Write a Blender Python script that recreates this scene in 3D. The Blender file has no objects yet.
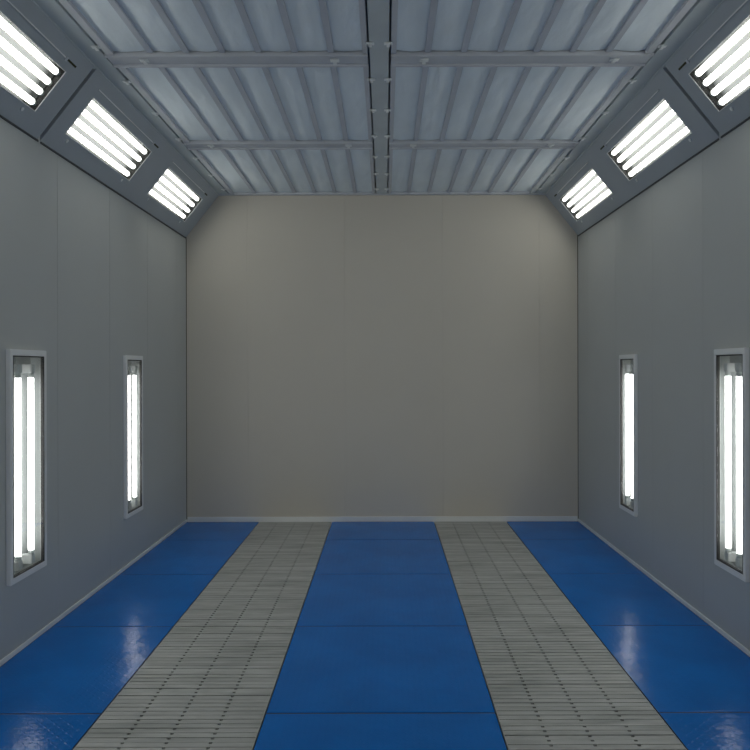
import bpy, bmesh, math, random
from mathutils import Vector, Matrix
random.seed(7)
COL = bpy.context.scene.collection
SC = bpy.context.scene

# ------------------------------------------------------------------ dimensions
C = -0.028          # centre line of the booth, metres right of the camera
H = 1.96            # half width
YB = 8.0            # back wall
YF = -1.0           # front wall (behind the camera)
CAM_Z = 1.525
ZC = 3.265          # ceiling plane (underside of beams)
ZS = 2.845          # lower edge of the slanted soffits
SU, SV = 0.33, 0.42 # run and rise of the soffit slant
SL = math.hypot(SU, SV)

# ------------------------------------------------------------------ materials
def new_mat(name):
    m = bpy.data.materials.new(name); m.use_nodes = True
    nt = m.node_tree; nt.nodes.clear()
    out = nt.nodes.new('ShaderNodeOutputMaterial')
    return m, nt, out

def paint(name, col, rough=0.5, metal=0.0, var=0.06, scale=3.0, bump=0.0, bscale=60.0, spec=0.5, stretch=None, cl=None):
    m, nt, out = new_mat(name)
    b = nt.nodes.new('ShaderNodeBsdfPrincipled')
    b.inputs['Roughness'].default_value = rough
    b.inputs['Metallic'].default_value = metal
    b.inputs['Specular IOR Level'].default_value = spec
    tc = nt.nodes.new('ShaderNodeTexCoord')
    src = tc.outputs['Object']
    if stretch:
        mp = nt.nodes.new('ShaderNodeMapping'); mp.inputs['Scale'].default_value = stretch
        nt.links.new(src, mp.inputs[0]); src = mp.outputs[0]
    n = nt.nodes.new('ShaderNodeTexNoise'); n.inputs['Scale'].default_value = scale
    n.inputs['Detail'].default_value = 5
    nt.links.new(src, n.inputs['Vector'])
    mr = nt.nodes.new('ShaderNodeMapRange')
    mr.inputs['From Min'].default_value = .3; mr.inputs['From Max'].default_value = .7
    mr.inputs['To Min'].default_value = 1 - var; mr.inputs['To Max'].default_value = 1 + var
    nt.links.new(n.outputs['Fac'], mr.inputs['Value'])
    v = nt.nodes.new('ShaderNodeVectorMath'); v.operation = 'SCALE'
    v.inputs[0].default_value = col
    nt.links.new(mr.outputs[0], v.inputs['Scale'])
    nt.links.new(v.outputs[0], b.inputs['Base Color'])
    if bump:
        n2 = nt.nodes.new('ShaderNodeTexNoise'); n2.inputs['Scale'].default_value = bscale
        n2.inputs['Detail'].default_value = 3
        nt.links.new(src, n2.inputs['Vector'])
        bp = nt.nodes.new('ShaderNodeBump'); bp.inputs['Strength'].default_value = bump
        bp.inputs['Distance'].default_value = .01
        nt.links.new(n2.outputs['Fac'], bp.inputs['Height'])
        nt.links.new(bp.outputs[0], b.inputs['Normal'])
    nt.links.new(b.outputs[0], out.inputs[0])
    return m

def chequer_blue():
    """painted steel tread plate: raised lens-shaped lugs, alternating +-45 degrees"""
    m, nt, out = new_mat('blue_tread_plate')
    N = nt.nodes.new; L = nt.links.new
    def math_(op, a, b=None, c=None):
        n = N('ShaderNodeMath'); n.operation = op
        for i, x in enumerate((a, b, c)):
            if x is None: continue
            if isinstance(x, (int, float)): n.inputs[i].default_value = x
            else: L(x, n.inputs[i])
        return n.outputs[0]
    tc = N('ShaderNodeTexCoord'); sep = N('ShaderNodeSeparateXYZ'); L(tc.outputs['Object'], sep.inputs[0])
    S = 1 / 0.03
    u = math_('MULTIPLY', sep.outputs[0], S); v = math_('MULTIPLY', sep.outputs[1], S)
    fu = math_('FLOOR', u); fv = math_('FLOOR', v)
    par = math_('MODULO', math_('ADD', math_('ADD', fu, fv), 4000.0), 2.0)
    sg = math_('SUBTRACT', math_('MULTIPLY', par, 2.0), 1.0)
    cu = math_('SUBTRACT', math_('FRACT', u), .5); cv = math_('SUBTRACT', math_('FRACT', v), .5)
    cu = math_('MULTIPLY', cu, sg)
    a = math_('MULTIPLY', math_('ADD', cu, cv), .7071)
    b = math_('MULTIPLY', math_('SUBTRACT', cu, cv), .7071)
    d = math_('ADD', math_('POWER', math_('MULTIPLY', a, 1 / .46), 2.0), math_('POWER', math_('MULTIPLY', b, 1 / .14), 2.0))
    h = math_('MAXIMUM', math_('SUBTRACT', 1.0, d), 0.0)
    bp = N('ShaderNodeBump'); bp.inputs['Strength'].default_value = .55; bp.inputs['Distance'].default_value = .001
    L(h, bp.inputs['Height'])
    nz = N('ShaderNodeTexNoise'); nz.inputs['Scale'].default_value = 9; nz.inputs['Detail'].default_value = 4
    L(tc.outputs['Object'], nz.inputs['Vector'])
    bp2 = N('ShaderNodeBump'); bp2.inputs['Strength'].default_value = .35; bp2.inputs['Distance'].default_value = .01
    L(nz.outputs['Fac'], bp2.inputs['Height']); L(bp.outputs[0], bp2.inputs['Normal'])
    n2 = N('ShaderNodeTexNoise'); n2.inputs['Scale'].default_value = 2.2; n2.inputs['Detail'].default_value = 6
    L(tc.outputs['Object'], n2.inputs['Vector'])
    mx = N('ShaderNodeMix'); mx.data_type = 'RGBA'
    mr = N('ShaderNodeMapRange'); mr.inputs['From Min'].default_value = .35; mr.inputs['From Max'].default_value = .65
    L(n2.outputs['Fac'], mr.inputs['Value']); L(mr.outputs[0], mx.inputs[0])
    mx.inputs[6].default_value = BLUE[0]; mx.inputs[7].default_value = BLUE[1]
    bs = N('ShaderNodeBsdfPrincipled')
    bs.inputs['Roughness'].default_value = .2
    mr2 = N('ShaderNodeMapRange'); mr2.inputs['To Min'].default_value = .12; mr2.inputs['To Max'].default_value = .24
    L(nz.outputs['Fac'], mr2.inputs['Value']); L(mr2.outputs[0], bs.inputs['Roughness'])
    bs.inputs['Specular IOR Level'].default_value = .5; bs.inputs['IOR'].default_value = 1.17
    L(mx.outputs[2], bs.inputs['Base Color']); L(bp2.outputs[0], bs.inputs['Normal'])
    L(bs.outputs[0], out.inputs[0])
    return m

def grate_mat():
    m, nt, out = new_mat('galvanised_grating')
    N = nt.nodes.new; L = nt.links.new
    tc = N('ShaderNodeTexCoord')
    mp = N('ShaderNodeMapping'); mp.inputs['Scale'].default_value = (1.2, 7.0, 2.0)
    L(tc.outputs['Object'], mp.inputs[0])
    n = N('ShaderNodeTexNoise'); n.inputs['Scale'].default_value = 1.6; n.inputs['Detail'].default_value = 6; n.inputs['Roughness'].default_value = .7
    L(mp.outputs[0], n.inputs['Vector'])
    cr = N('ShaderNodeValToRGB')
    e = cr.color_ramp.elements
    e[0].position = .3; e[0].color = GRATE[0]
    e[1].position = .62; e[1].color = GRATE[1]
    L(n.outputs['Fac'], cr.inputs[0])
    bs = N('ShaderNodeBsdfPrincipled'); bs.inputs['Roughness'].default_value = .55; bs.inputs['Metallic'].default_value = .15
    L(cr.outputs[0], bs.inputs['Base Color']); L(bs.outputs[0], out.inputs[0])
    return m

def emitter(name, col, strength):
    m, nt, out = new_mat(name)
    e = nt.nodes.new('ShaderNodeEmission'); e.inputs[0].default_value = (*col, 1); e.inputs[1].default_value = strength
    nt.links.new(e.outputs[0], out.inputs[0]); return m

def pane_mat():
    m, nt, out = new_mat('clear_glass')
    t = nt.nodes.new('ShaderNodeBsdfTransparent'); t.inputs[0].default_value = (.96, .98, .975, 1)
    g = nt.nodes.new('ShaderNodeBsdfGlossy'); g.inputs['Roughness'].default_value = .03
    lw = nt.nodes.new('ShaderNodeLayerWeight'); lw.inputs[0].default_value = .5
    p = nt.nodes.new('ShaderNodeMath'); p.operation = 'POWER'; p.inputs[1].default_value = 5
    f = nt.nodes.new('ShaderNodeMath'); f.operation = 'MULTIPLY_ADD'; f.inputs[1].default_value = .85; f.inputs[2].default_value = .035
    nt.links.new(lw.outputs['Facing'], p.inputs[0]); nt.links.new(p.outputs[0], f.inputs[0])
    mx = nt.nodes.new('ShaderNodeMixShader')
    nt.links.new(f.outputs[0], mx.inputs[0]); nt.links.new(t.outputs[0], mx.inputs[1]); nt.links.new(g.outputs[0], mx.inputs[2])
    nt.links.new(mx.outputs[0], out.inputs[0]); return m

BLUE = ((.0003, .148, .53, 1), (.0004, .175, .62, 1))
GRATE = ((.30, .315, .30, 1), (.54, .55, .53, 1))
TUBE_W, TUBE_C = 16.0, 11.5
M = dict(
    wall=paint('side_wall_paint', (.52, .545, .535), .42, var=.02, scale=1.2, spec=.4),
    back=paint('back_wall_paint', (.66, .62, .535), .45, var=.02, scale=1.0, spec=.35),
    dark=paint('dark_joint', (.03, .03, .002), .8),
    soffit=paint('soffit_paint', (.42, .47, .51), .45, var=.03, scale=2.5, spec=.35),
    beam=paint('beam_paint', (.54, .60, .62), .45, var=.05, scale=4, spec=.35),
    rail=paint('filter_rail_paint', (.58, .61, .65), .45, var=.05, scale=4, spec=.35),
    rod=paint('filter_rod_paint', (.52, .56, .62), .5, var=.05, scale=5, spec=.3),
    cloth=paint('filter_cloth', (.84, .92, .96), .95, var=.05, scale=3.0, bump=.6, bscale=9, spec=.1, stretch=(1.6, .5, 1)),
    edge=paint('pale_metal_edge', (.88, .90, .90), .3, metal=.1, var=.03, scale=6),
    clip=paint('clip_metal', (.90, .94, .94), .35, metal=.2, var=.03, scale=9),
    frame=paint('lamp_frame_paint', (.88, .90, .89), .4, var=.02, scale=4),
    housing=paint('wall_reflector_grey', (.36, .385, .385), .35, var=.02, scale=4),
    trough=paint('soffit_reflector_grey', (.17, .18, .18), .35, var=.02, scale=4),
    endplate=paint('black_end_plate', (.03, .035, .035), .5, var=.1, scale=9),
    socket=paint('lamp_socket_plastic', (.66, .68, .68), .45, var=.05, scale=9),
    cap=paint('tube_cap_metal', (.60, .63, .62), .35, metal=.5, var=.05, scale=9),
    rubber=paint('black_rubber_seal', (.015, .015, .017), .7, var=.1, scale=9),
    shadowgrey=paint('soffit_shadow_grey', (.07, .075, .08), .7, var=.1, scale=9),  # tone of the painted shadow line below the soffits
    base=paint('baseboard_paint', (.86, .88, .86), .4, var=.03, scale=3),
    concrete=paint('pit_concrete', (.10, .10, .10), .9, var=.2, scale=3, bump=.2),
    blue=chequer_blue(), plate_edge=paint('plate_edge_steel', (.015, .04, .10), .5, var=.1),
    grate=grate_mat(), grod=paint('grating_rod_steel', (.24, .245, .23), .6, metal=.1, var=.2, scale=14),
    tube=emitter('soffit_tube_light', (1.0, .96, .905), TUBE_C),
    wtube=emitter('wall_tube_light', (1.0, .97, .94), TUBE_W),
    glass=pane_mat(),
)

# ------------------------------------------------------------------ mesh builder
class MB:
    def __init__(self, f=None):
        self.bm = bmesh.new(); self.f = f or (lambda a, b, c: (a, b, c))
    def box(self, x0, x1, y0, y1, z0, z1):
        vs = [self.bm.verts.new(self.f(x, y, z)) for x in (x0, x1) for y in (y0, y1) for z in (z0, z1)]
        for q in ((0, 1, 3, 2), (4, 6, 7, 5), (0, 4, 5, 1), (2, 3, 7, 6), (0, 2, 6, 4), (1, 5, 7, 3)):
            self.bm.faces.new([vs[i] for i in q])
        return self
    def ring(self, x0, x1, y0, y1, z0, z1, t, t2=None):
        """rectangular frame: outer x0..x1, y0..y1, border t, thickness z0..z1; one closed mesh"""
        t2 = t2 or t
        O = [(x0, y0), (x1, y0), (x1, y1), (x0, y1)]
        I = [(x0 + t, y0 + t2), (x1 - t, y0 + t2), (x1 - t, y1 - t2), (x0 + t, y1 - t2)]
        v = {}
        for k, P in (('o', O), ('i', I)):
            for j, z in enumerate((z0, z1)):
                v[k, j] = [self.bm.verts.new(self.f(p[0], p[1], z)) for p in P]
        for i in range(4):
            n = (i + 1) % 4
            F = self.bm.faces.new
            F((v['o', 0][i], v['o', 0][n], v['i', 0][n], v['i', 0][i]))
            F((v['o', 1][n], v['o', 1][i], v['i', 1][i], v['i', 1][n]))
            F((v['o', 0][n], v['o', 0][i], v['o', 1][i], v['o', 1][n]))
            F((v['i', 0][i], v['i', 0][n], v['i', 1][n], v['i', 1][i]))
        return self
    def cyl(self, p0, p1, r, n=16, caps=True):
        p0 = Vector(self.f(*p0)); p1 = Vector(self.f(*p1)); d = (p1 - p0).normalized()
        a = d.orthogonal().normalized(); b = d.cross(a)
        R = []
        for p in (p0, p1):
            R.append([self.bm.verts.new(p + a * r * math.cos(2 * math.pi * i / n) + b * r * math.sin(2 * math.pi * i / n)) for i in range(n)])
        for i in range(n):
            f = self.bm.faces.new((R[0][i], R[0][(i + 1) % n], R[1][(i + 1) % n], R[1][i])); f.smooth = True
        if caps:
            self.bm.faces.new(R[0][::-1]); self.bm.faces.new(R[1])
        return self
    def build(self, name, mat, parent=None, bevel=0.0, at=None, recalc=True):
        bm = self.bm
        if recalc: bmesh.ops.recalc_face_normals(bm, faces=bm.faces)
        if bevel:
            es = [e for e in bm.edges if len(e.link_faces) == 2 and e.calc_face_angle(0) > .9]
            bmesh.ops.bevel(bm, geom=es, offset=bevel, segments=2, affect='EDGES', clamp_overlap=True)
        org = Vector(at) if at else (ORG[parent.name] if parent else Vector())
        bmesh.ops.translate(bm, verts=bm.verts, vec=-org)
        me = bpy.data.meshes.new(name); bm.to_mesh(me); bm.free()
        o = bpy.data.objects.new(name, me); COL.objects.link(o)
        me.materials.append(mat)
        if parent: o.parent = parent
        elif at: o.location = org
        ORG[o.name] = org
        return o
ORG = {}

def thing(name, label, cat, loc, group=None):
    o = bpy.data.objects.new(name, None); COL.objects.link(o); o.location = loc
    o.empty_display_size = .1
    ORG[o.name] = Vector(loc); o['label'] = label; o['category'] = cat
    if group: o['group'] = group
    return o
def struct(o, label=None):
    o['kind'] = 'structure'
    if label: o['label'] = label
    return o

# ------------------------------------------------------------------ walls
LAMPS = {-1: [(2.27, 2.72), (4.19, 4.64), (6.07, 6.49)], 1: [(2.27, 2.72), (4.235, 4.64), (6.11, 6.52)]}
LZ0, LZ1 = .39, 1.635
def side_wall(s, name):
    LAMP_Y = LAMPS[s]
    f = lambda a, y, z: (C + s * (H + a), y, z)        # a: distance behind the wall face
    mb = MB(f)
    ys = [YF, .26, 1.18, 2.10, 3.02, 3.94, 4.86, 5.78, 6.70, 7.62, YB]
    g = .0012
    for y0, y1 in zip(ys, ys[1:]):
        a, b = y0 + g, y1 - g
        hole = [h for h in LAMP_Y if y0 < h[0] < y1]
        if not hole:
            mb.box(0, .05, a, b, 0, ZS + .05)
        else:
            h0, h1 = hole[0][0] + .012, hole[0][1] - .012
            mb.box(0, .05, a, h0, 0, ZS + .05); mb.box(0, .05, h1, b, 0, ZS + .05)
            mb.box(0, .05, h0, h1, 0, LZ0 + .012); mb.box(0, .05, h0, h1, LZ1 - .012, ZS + .05)
    o = mb.build(name, M['wall'])
    struct(o)
    mb = MB(f)                                          # dark backing seen inside the joints, with the lamp holes left open
    yy = [YF]
    for h in LAMP_Y: yy += [h[0] + .012, h[1] - .012]
    yy.append(YB)
    for i in range(0, len(yy), 2): mb.box(.0501, .056, yy[i], yy[i + 1], 0, ZS + .05)
    for h in LAMP_Y:
        mb.box(.0501, .056, h[0] + .012, h[1] - .012, 0, LZ0 + .012)
        mb.box(.0501, .056, h[0] + .012, h[1] - .012, LZ1 - .012, ZS + .05)
    mb.build('joint_backing', M['dark'], o)
side_wall(-1, 'wall_left'); side_wall(1, 'wall_right')

mb = MB()
xs = [C - H, -1.37, -.40, .58, 1.55, C + H]
for x0, x1 in zip(xs, xs[1:]):
    mb.box(x0 + (.0006 if x0 != xs[0] else .006), x1 - (.0006 if x1 != xs[-1] else .006), YB, YB + .05, 0, ZC + .12)
wb = struct(mb.build('wall_back', M['back']))
MB().box(C - H - .05, C + H + .05, YB + .0501, YB + .056, 0, ZC + .12).build('joint_backing', M['dark'], wb)

# floor slab with two extraction pits under the gratings
GL = (-1.257, -.535); GR = (.49, 1.205)
mb = MB()
X0, X1 = C - H - .056, C + H + .056
PY0 = 1.13
for a, b in ((X0, GL[0] - .02), (GL[1] + .02, GR[0] - .02), (GR[1] + .02, X1)):
    mb.box(a, b, PY0, YB + .056, -.5, -.006)
mb.box(X0, X1, YF - .05, PY0, -.5, -.001)
mb.box(X0, X1, PY0, YB + .056, -.56, -.5)
struct(mb.build('floor', M['concrete']))

# ------------------------------------------------------------------ baseboards
struct(MB().box(C - H + .012, C + H - .012, YB - .012, YB - .0005, .0, .05).build('baseboard_back', M['base'], bevel=.002))
for s, nm in ((-1, 'left'), (1, 'right')):
    f = lambda a, y, z, s=s: (C + s * (H - a), y, z)
    struct(MB(f).box(.0005, .010, YF, YB - .013, 0, .028).build('baseboard_' + nm, M['base'], bevel=.002))

# ------------------------------------------------------------------ floor plates
YP = [YB - .014, 7.15, 5.95, 4.75, 3.55, 1.15]
ROW = ['farthest one, against the back wall', 'second one out from the back wall', 'third one out from the back wall',
       'fourth one out from the back wall', 'nearest one, cut by the picture bottom']
COLN = {'left': 'blue floor plate by the left wall, ',
        'mid': 'blue floor plate between the gratings, ',
        'right': 'blue floor plate by the right wall, '}
STRIP = {'left': (C - H + .011, GL[0] - .004), 'mid': (GL[1] + .004, GR[0] - .004), 'right': (GR[1] + .004, C + H - .011)}
rr = random.Random(3)
for key, (x0, x1) in STRIP.items():
    for i in range(5):
        y1, y0 = YP[i], YP[i + 1]
        t = thing('floor_plate', COLN[key] + ROW[i], 'floor plate', ((x0 + x1) / 2, (y0 + y1) / 2, -.0055), 'blue steel floor plates')
        cx, cy = (x0 + x1) / 2, (y0 + y1) / 2
        g = .0013
        # gently dished sheet with turned-down rim
        mb = MB(); bm = mb.bm
        nx, ny = 12, 18
        tilt = rr.uniform(-.0008, .0008)
        grid = []
        vv = [0, .004, .010] + [j / ny for j in range(1, ny)] + [.990, .996, 1]; ny = len(vv) - 1
        for j in range(ny + 1):
            row = []
            for k in range(nx + 1):
                u, v = k / nx, vv[j]
                z = (-.003 if j in (0, ny) else 0) - .0018 * math.sin(math.pi * u) * math.sin(math.pi * v) + tilt * (v - .5)
                row.append(bm.verts.new((x0 + g + (x1 - x0 - 2 * g) * u, y0 + g + (y1 - y0 - 2 * g) * v, z)))
            grid.append(row)
        for j in range(ny):
            for k in range(nx):
                fc = bm.faces.new((grid[j][k], grid[j][k + 1], grid[j + 1][k + 1], grid[j + 1][k])); fc.smooth = True
        mb.build('plate_sheet', M['blue'], t, recalc=False)
        MB().ring(x0 + g + .0003, x1 - g - .0003, y0 + g + .0003, y1 - g - .0003, -.0055, -.0014, .03).build('plate_rim', M['plate_edge'], t)

# ------------------------------------------------------------------ gratings
GY = {'left': [YB - .009, 6.78, 5.60, 4.16, 1.15], 'right': [YB - .009, 6.93, 5.80, 4.55, 3.45, 1.15]}
GT = {'left': ['grey steel grating left of middle strip, end piece at the back wall',
               'grey steel grating left of middle strip, second piece from the back wall',
               'grey steel grating left of middle strip, third piece from the back wall',
               'grey steel grating left of middle strip, nearest piece at the bottom edge'],
      'right': ['grey steel grating right of middle strip, end piece at the back wall',
                'grey steel grating right of middle strip, second piece from the back wall',
                'grey steel grating right of middle strip, third piece from the back wall',
                'grey steel grating right of middle strip, fourth piece from the back wall',
                'grey steel grating right of middle strip, nearest piece at the bottom edge']}
for key, (x0, x1) in (('left', GL), ('right', GR)):
    for i, lab in enumerate(GT[key]):
        y1, y0 = GY[key][i] - .004, GY[key][i + 1] + .004
        t = thing('floor_grating', lab, 'grating', ((x0 + x1) / 2, (y0 + y1) / 2, -.04), 'steel floor gratings')
        xa, xb = x0 + .001, x1 - .001
        w = (xb - xa) / 4
        mb = MB()
        n = int(round((y1 - y0 - .01) / .043)); p = (y1 - y0 - .012) / n
        zt = 0.0
        for k in range(n + 1):
            y = y0 + .006 + k * p
            zz = zt - .0012 + max(-.002, min(.0008, rr.gauss(0, .0007))); dy = rr.gauss(0, .0006)
            # one serrated slat: a full-width lip, four toes notched around the cross rods, and its web
            mb.box(xa + .003, xb - .003, y - .0188 + dy, y + .005 + dy, zz - .006, zz)
            for q in range(4):
                a = xa + q * w + (.003 if q == 0 else .0075); b = xa + (q + 1) * w - (.003 if q == 3 else .0075)
                mb.box(a, b, y + .005 + dy, y + .0188 + dy, zz - .006, zz)
            mb.box(xa + .003, xb - .003, y - .003 + dy, y + .003 + dy, zt - .033, zz - .006)
        mb.build('bearing_bars', M['grate'], t)
        for q in range(1, 4):
            MB().box(xa + q * w - .006, xa + q * w + .006, y0 + .002, y1 - .002, zt - .034, zt - .014).build('cross_rod', M['grod'], t)
        MB().box(xa, xa + .003, y0, y1, -.04, .0).build('side_bar', M['grate'], t)
        MB().box(xb - .003, xb, y0, y1, -.04, .0).build('side_bar', M['grate'], t)
# support angles under the grating edges belong to the pits
mb = MB()
for x0, x1 in (GL, GR):
    mb.box(x0 - .02, x0 + .02, PY0, YB, -.047, -.041); mb.box(x1 - .02, x1 + .02, PY0, YB, -.047, -.041)
struct(mb.build('trim_1', M['dark']), 'dark steel ledge carrying the floor gratings')

# ------------------------------------------------------------------ soffits and their lights
SOFS = {-1: [(1.57, 2.75), (3.19, 4.38), (4.79, 5.99), (6.45, 7.65)], 1: [(1.59, 2.77), (3.21, 4.44), (4.83, 6.07), (6.51, 7.73)]}
OU0, OU1 = .222 * SL, .742 * SL
MODS = [(YF, 1.19), (1.21, 4.582), (4.618, YB - .001)]
tn = 2
SIDE = {-1: 'left', 1: 'right'}
LIGHTLAB = {1: 'four-tube ceiling light in the {s} soffit, nearest of three, cut by picture edge',
            2: 'four-tube ceiling light in the {s} soffit, the middle one of the three',
            3: 'four-tube ceiling light in the {s} soffit, the one nearest the back wall'}
for s in (-1, 1):
    RZ = .012 if s > 0 else 0.0          # the right soffit sits a touch higher at the wall
    SOF_L = SOFS[s]
    hx, hz = SU / SL, (SV - RZ) / SL
    def f(u, y, w, s=s):       # u up the slant, w behind the face
        return (C + s * (H - u * hx + w * hz), y, ZS + RZ + u * hz + w * hx)
    for (m0, m1) in MODS:
        mb = MB(f)
        hs = [l for l in SOF_L if m0 < l[0] < m1]
        yy = m0
        for l in hs:
            mb.box(0, SL, yy, l[0], 0, .018); mb.box(0, OU0, l[0], l[1], 0, .018); mb.box(OU1, SL, l[0], l[1], 0, .018)
            yy = l[1]
        mb.box(0, SL, yy, m1, 0, .018)
        # turned-down lip along the bottom, returning to the wall
        mb.box(-.006, 0, m0, m1, -.004, .018)
        mb2 = MB(lambda a, y, z, s=s: (C + s * (H - a), y, z)).box(.0002, .007, m0, m1, ZS + RZ - .014, ZS + RZ - .004)  # dark strip put in as the shadow line under the soffit edge
        o = struct(mb.build('trim_%d' % tn, M['soffit']), 'slanted grey soffit panel along the %s wall' % SIDE[s]); tn += 1
        mb2.build('shadow_strip', M['shadowgrey'], o)
    mb = MB(f).box(0, SL, YF, YB, .14, .15)                       # back of the light box
    for a, b in zip(MODS, MODS[1:]): mb.box(0, SL, a[1] - .02, b[0] + .02, .019, .03)
    mb.build('trim_%d' % tn, M['dark'])
    struct(bpy.data.objects['trim_%d' % tn], 'dark back of the soffit box'); tn += 1
    for i, (y0, y1) in enumerate(SOF_L):
        loc = f((OU0 + OU1) / 2, (y0 + y1) / 2, 0)
        lab = LIGHTLAB.get(i, 'four-tube ceiling light in the {s} soffit, beside the camera, outside the picture').format(s=SIDE[s])
        t = thing('ceiling_light', lab, 'light', loc, 'four-tube soffit lights')
        m = .012
        # white reflector trough, open towards the room
        d = .070
        mb = MB(f)
        a0, a1 = OU0 - m, OU1 + m
        mb.box(a0, a1, y0 - m, y1 + m, d, d + .004)
        mb.box(a0 - .004, a0, y0 - m, y1 + m, .0185, d); mb.box(a1, a1 + .004, y0 - m, y1 + m, .0185, d)
        hs_ = mb.build('reflector', M['trough'], t)
        MB(f).box(a0, a1, y1 + m - .004, y1 + m, .0185, d).build('end_plate', M['endplate'], t)
        MB(f).box(a0, a1, y0 - m, y0 - m + .004, .0185, d).build('end_plate', M['endplate'], t)
        uc = (OU1 - OU0) / 4
        MB(f).box(OU0 + .004, OU1 - .004, y1 - .016, y1 + m - .005, .030, .066).build('lamp_holder', M['endplate'], t)
        MB(f).box(OU0 + .004, OU1 - .004, y0 - m + .005, y0 + .012, .030, .066).build('lamp_holder', M['endplate'], t)
        for q in range(4):
            u = OU0 + uc * (q + .5)
            tb = MB(f).cyl((u, y0 + .030, .026), (u, y1 - .042, .026), .0185, 14).build('tube', M['tube'], t)
            MB(f).cyl((u, y1 - .042, .026), (u, y1 - .018, .026), .0188, 14).build('tube_cap', M['cap'], tb)
            MB(f).cyl((u, y0 + .013, .026), (u, y0 + .030, .026), .0188, 14).build('tube_cap', M['cap'], tb)
        MB(f).box(OU0 + .004, OU1 - .004, y0 + .007, y1 - .007, .002, .004).build('glass_pane', M['glass'], t)
        MB(f).ring(OU0 + .0005, OU1 - .0005, y0 + .0005, y1 - .0005, -.003, .001, .004).build('inner_lip', M['edge'], t)
        MB(f).ring(OU0 + .0006, OU1 - .0006, y0 + .0006, y1 - .0006, .0013, .0290, .003, .006).build('seal', M['rubber'], t)
        # hinged access door outline: piano hinge above, slots and screws
        hu = .845 * SL
        MB(f).box(hu - .0035, hu + .0035, y0 - .02, y1 - .10, -.008, -.0003).build('hinge', M['edge'], t, bevel=.001)
        MB(f).box(hu - .006, hu + .006, y1 - .06, y1 + .05, -.0022, -.0003).build('latch_slot', M['dark'], t)
        MB(f).box(hu - .016, hu + .010, y1 - .095, y1 - .070, -.008, -.0003).build('latch', M['rail'], t, bevel=.002)
        for k in (.06, .90):
            ys_ = y0 + (y1 - y0) * k
            c0 = f(.17 * SL, ys_, -.007); c1 = f(.17 * SL, ys_, -.0003)
            MB().cyl(c0, c1, .011, 14).build('screw', M['clip'], t)

# dark shadow line strips where soffit meets the ceiling channel are real 10 mm gaps

# ------------------------------------------------------------------ ceiling
EC0, EC1 = 1.528, 1.634      # edge channel (half widths)
CB = .053                    # centre beam half width
cloth_z = ZC + .032
struct(MB().box(C - H - .05, C + H + .05, YF - .05, YB + .05, ZC + .12, ZC + .17).build('ceiling', M['rail']))
def clip(mb_parent, x, y, z, ang=0.0, sx=.046, sy=.034):
    """small bright spring clip: base plate and a raised tongue"""
    mb = MB()
    mb.box(x - sx / 2, x + sx / 2, y - sy / 2, y + sy / 2, z - .006, z - .0003)
    mb.box(x - sx / 5, x + sx / 5, y - sy * .8, y + sy * .8, z - .013, z - .006)
    return mb.build('clip', M['clip'], mb_parent, bevel=.0015)
bays_y = [YF, .95, 2.70, 4.51, 6.23, YB - .002]
cby = .075                   # half width of a cross beam
o = struct(MB().box(C - CB, C + CB, YF, YB - .06, ZC, ZC + .05).build('trim_20', M['beam'], bevel=.002), 'grey centre beam running down the ceiling')
clips_y = [1.43, 2.0, 2.57, 3.14, 3.70, 4.27, 4.80, 5.37, 5.97, 6.54, 7.12, 7.72]
for y in clips_y:
    for sx in (-1, 1):
        clip(o, C + sx * (CB - .004), y, ZC)
for s in (-1, 1):
    f = lambda a, y, z, s=s: (C + s * a, y, z)
    mb = MB(f).box(EC0, EC1 + .006, YF, YB - .002, ZC + .004, ZC + .05)
    mb.box(EC1 - .006, EC1 + .02, YF, YB - .002, ZC - .004, ZC + .01)
    o = struct(mb.build('trim_%d' % (21 + (s > 0)), M['beam'], bevel=.002), 'grey channel along the %s edge of the ceiling' % SIDE[s])
    for y in (1.3, 1.9, 2.5, 3.1, 3.7, 4.32, 4.84, 5.44, 6.05, 6.60, 7.18, 7.74):
        clip(o, C + s * (EC0 + .002), y, ZC + .004)
struct(MB().box(C - EC1, C + EC1, YB - .055, YB - .001, ZC - .004, ZC + .05).build('trim_23', M['rail'], bevel=.002), 'rail across the ceiling at the back wall')
# cross beams between the bays, one on each side of the centre beam
tn = 24
for s in (-1, 1):
    f = lambda a, y, z, s=s: (C + s * a, y, z)
    for yc in bays_y[1:-1]:
        mb = MB(f).box(CB + .012, EC0 - .004, yc - cby, yc + cby, ZC + .004, ZC + .045)
        mb.box(CB + .012, EC0 - .004, yc - cby - .008, yc - cby + .012, ZC - .008, ZC + .01)
        mb.box(CB + .012, EC0 - .004, yc + cby - .012, yc + cby + .008, ZC - .008, ZC + .01)
        o = struct(mb.build('trim_%d' % tn, M['rail'], bevel=.0015), 'cross rail of the ceiling between two filter panels, %s half' % SIDE[s]); tn += 1
        clip(o, C + s * .252, yc, ZC + .004, sx=.05, sy=.05); clip(o, C + s * 1.325, yc, ZC + .004, sx=.05, sy=.04)
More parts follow.
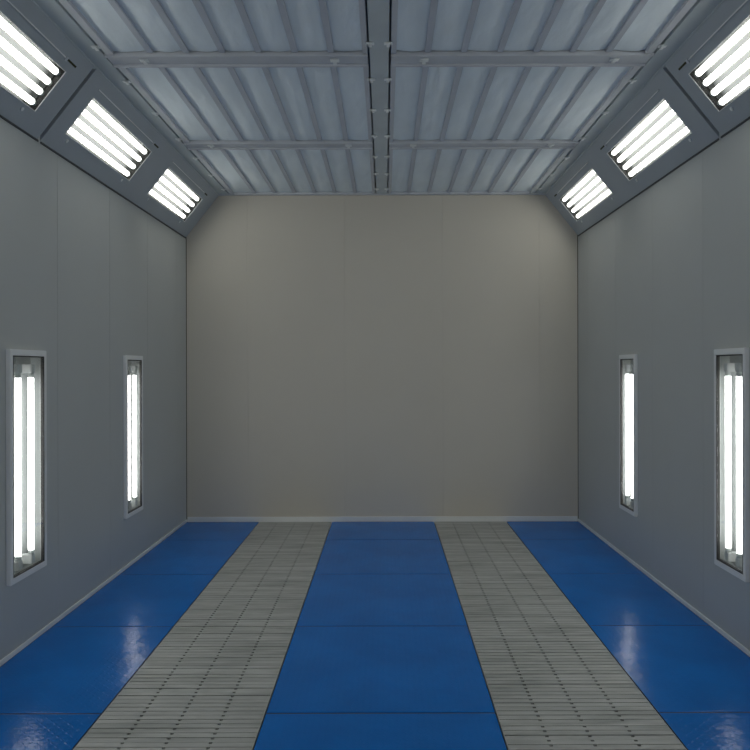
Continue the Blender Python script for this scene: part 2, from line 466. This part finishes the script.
# filter panels
BN = {4: 'farthest one, against the back wall', 3: 'middle one between two cross rails', 2: 'nearest one, cut by the picture top'}
def wob(x, y, sd):
    return (math.sin(x * 9.1 + sd) * math.cos(y * 3.3 + sd * 2) + .6 * math.sin(x * 17 + y * 7 + sd * 3) + .4 * math.sin(y * 13 - x * 5 + sd)) * .5
for s in (-1, 1):
    f = lambda a, y, z, s=s: (C + s * a, y, z)
    for bi in range(0, 5):
        y0 = bays_y[bi] + (cby + .009 if bi else .002); y1 = bays_y[bi + 1] - (cby + .009 if bi < 4 else .056)
        lab = 'pale cloth ceiling filter panel, %s half, ' % SIDE[s] + BN.get(bi, 'behind the camera, outside the picture')
        if bi < 2: continue
        t = thing('ceiling_filter_panel', lab, 'filter panel', (C + s * .8, (y0 + y1) / 2, ZC + .03), 'ceiling filter panels')
        a0, a1 = CB + .011, EC0 - .006
        rl = .030
        MB(f).box(a0, a0 + rl, y0, y1, ZC + .004, ZC + .028).build('side_rail', M['rail'], t, bevel=.0015)
        MB(f).box(a1 - rl - .022, a1 - .010, y0, y1, ZC + .002, ZC + .028).build('side_rail', M['rail'], t, bevel=.0015)
        rods = [.268 + .2 * k for k in range(6)]
        for x in rods:
            MB(f).box(x - .018, x + .018, y0, y1, ZC + .010, ZC + .024).build('support_rod', M['rod'], t, bevel=.003)
        # cloth draped over the rods, sagging between them
        xs_ = []
        edges = [a0] + rods + [a1]
        NX, NY = 10, 44
        mb = MB(f); bm = mb.bm
        cols = []
        for e0, e1 in zip(edges, edges[1:]):
            for k in range(NX): cols.append((e0 + (e1 - e0) * k / NX, k / NX))
        cols.append((a1, 0.0))
        grid = []
        for j in range(NY + 1):
            y = y0 - .004 + (y1 - y0 + .008) * j / NY
            row = []
            for x, tt in cols:
                sag = math.sin(math.pi * tt) ** .8 if tt > 0 else 0
                z = cloth_z - .004 - .009 * sag * (1 + .25 * wob(x * s, y, bi * 1.7)) + .0025 * wob(x * 3 * s, y * 2.5, bi)
                row.append(bm.verts.new(f(x, y, max(z, ZC + .002))))
            grid.append(row)
        for j in range(NY):
            for k in range(len(cols) - 1):
                fc = bm.faces.new((grid[j][k], grid[j][k + 1], grid[j + 1][k + 1], grid[j + 1][k])); fc.smooth = True
        mb.build('filter_cloth', M['cloth'], t)

# ------------------------------------------------------------------ wall lights
WL = {0: 'tall two-tube wall light on the {s} wall, the nearest one, outside the picture',
      1: 'tall two-tube wall light on the {s} wall, the nearer one at picture edge',
      2: 'tall two-tube wall light on the {s} wall, the farther one near back corner'}
for s in (-1, 1):
    f = lambda y, z, w, s=s: (C + s * (H + w), y, z)          # w behind the wall face
    for i, (y0, y1) in enumerate(LAMPS[s]):
        t = thing('wall_light', WL[i].format(s=SIDE[s]), 'light', f((y0 + y1) / 2, LZ0, 0), 'two-tube wall lights')
        fr = MB(f).ring(y0, y1, LZ0, LZ1, -.026, -.0005, .032, .034).build('frame', M['frame'], t, bevel=.003)
        b0, b1, z0, z1 = y0 + .014, y1 - .014, LZ0 + .014, LZ1 - .014
        D = .060
        mb = MB(f)
        mb.box(b0, b1, z0, z1, D, D + .004)
        mb.box(b0, b0 + .003, z0, z1, 0, D); mb.box(b1 - .003, b1, z0, z1, 0, D)
        mb.box(b0 + .003, b1 - .003, z0, z0 + .003, 0, D); mb.box(b0 + .003, b1 - .003, z1 - .003, z1, 0, D)
        # raised ridge between the tubes
        yc = (y0 + y1) / 2
        mb.box(yc - .022, yc + .022, z0 + .003, z1 - .003, D - .020, D - .0005)
        mb.build('reflector', M['housing'], t)
        MB(f).ring(y0 + .0322, y1 - .0322, LZ0 + .0342, LZ1 - .0342, -.025, -.006, .006).build('seal', M['rubber'], t)
        MB(f).box(y0 + .040, y1 - .040, LZ0 + .042, LZ1 - .042, -.024, -.022).build('glass_pane', M['glass'], t)
        for q in (-1, 1):
            y = yc + q * (y1 - y0) * .176
            tb = MB(f).cyl((y, .515, .002), (y, 1.480, .002), .0160, 16).build('tube', M['wtube'], t)
            MB(f).cyl((y, .490, .002), (y, .515, .002), .0162, 16).build('tube_cap', M['cap'], tb)
            MB(f).cyl((y, 1.480, .002), (y, 1.505, .002), .0162, 16).build('tube_cap', M['cap'], tb)
            for (za, zb) in ((.440, .490), (1.505, 1.555)):
                MB(f).box(y - .026, y + .026, za, zb, -.012, D - .001).build('lamp_holder', M['socket'], t, bevel=.004)
        for z in (LZ0 + .28, LZ1 - .28):
            MB(f).cyl((y1 + .004, z - .012, -.012), (y1 + .004, z + .012, -.012), .006, 10).build('hinge_pin', M['endplate'], t)

# ------------------------------------------------------------------ world, camera, view
w = bpy.data.worlds.new('World'); SC.world = w; w.use_nodes = True
w.node_tree.nodes['Background'].inputs[0].default_value = (.90, .90, .95, 1)
w.node_tree.nodes['Background'].inputs[1].default_value = .6
cam = bpy.data.cameras.new('camera'); co = bpy.data.objects.new('camera', cam); COL.objects.link(co)
co.location = (0, 0, CAM_Z); co.rotation_euler = (math.radians(90), math.radians(.12), 0)
cam.sensor_width = 36; cam.lens = 36 * 800 / 750
cam.shift_x = -10 / 750; cam.shift_y = -6 / 750
cam.clip_start = .05
SC.camera = co
vs = SC.view_settings
vs.view_transform = 'Standard'; vs.look = 'None'; vs.gamma = 1; vs.use_curve_mapping = False
vs.exposure = -0.87
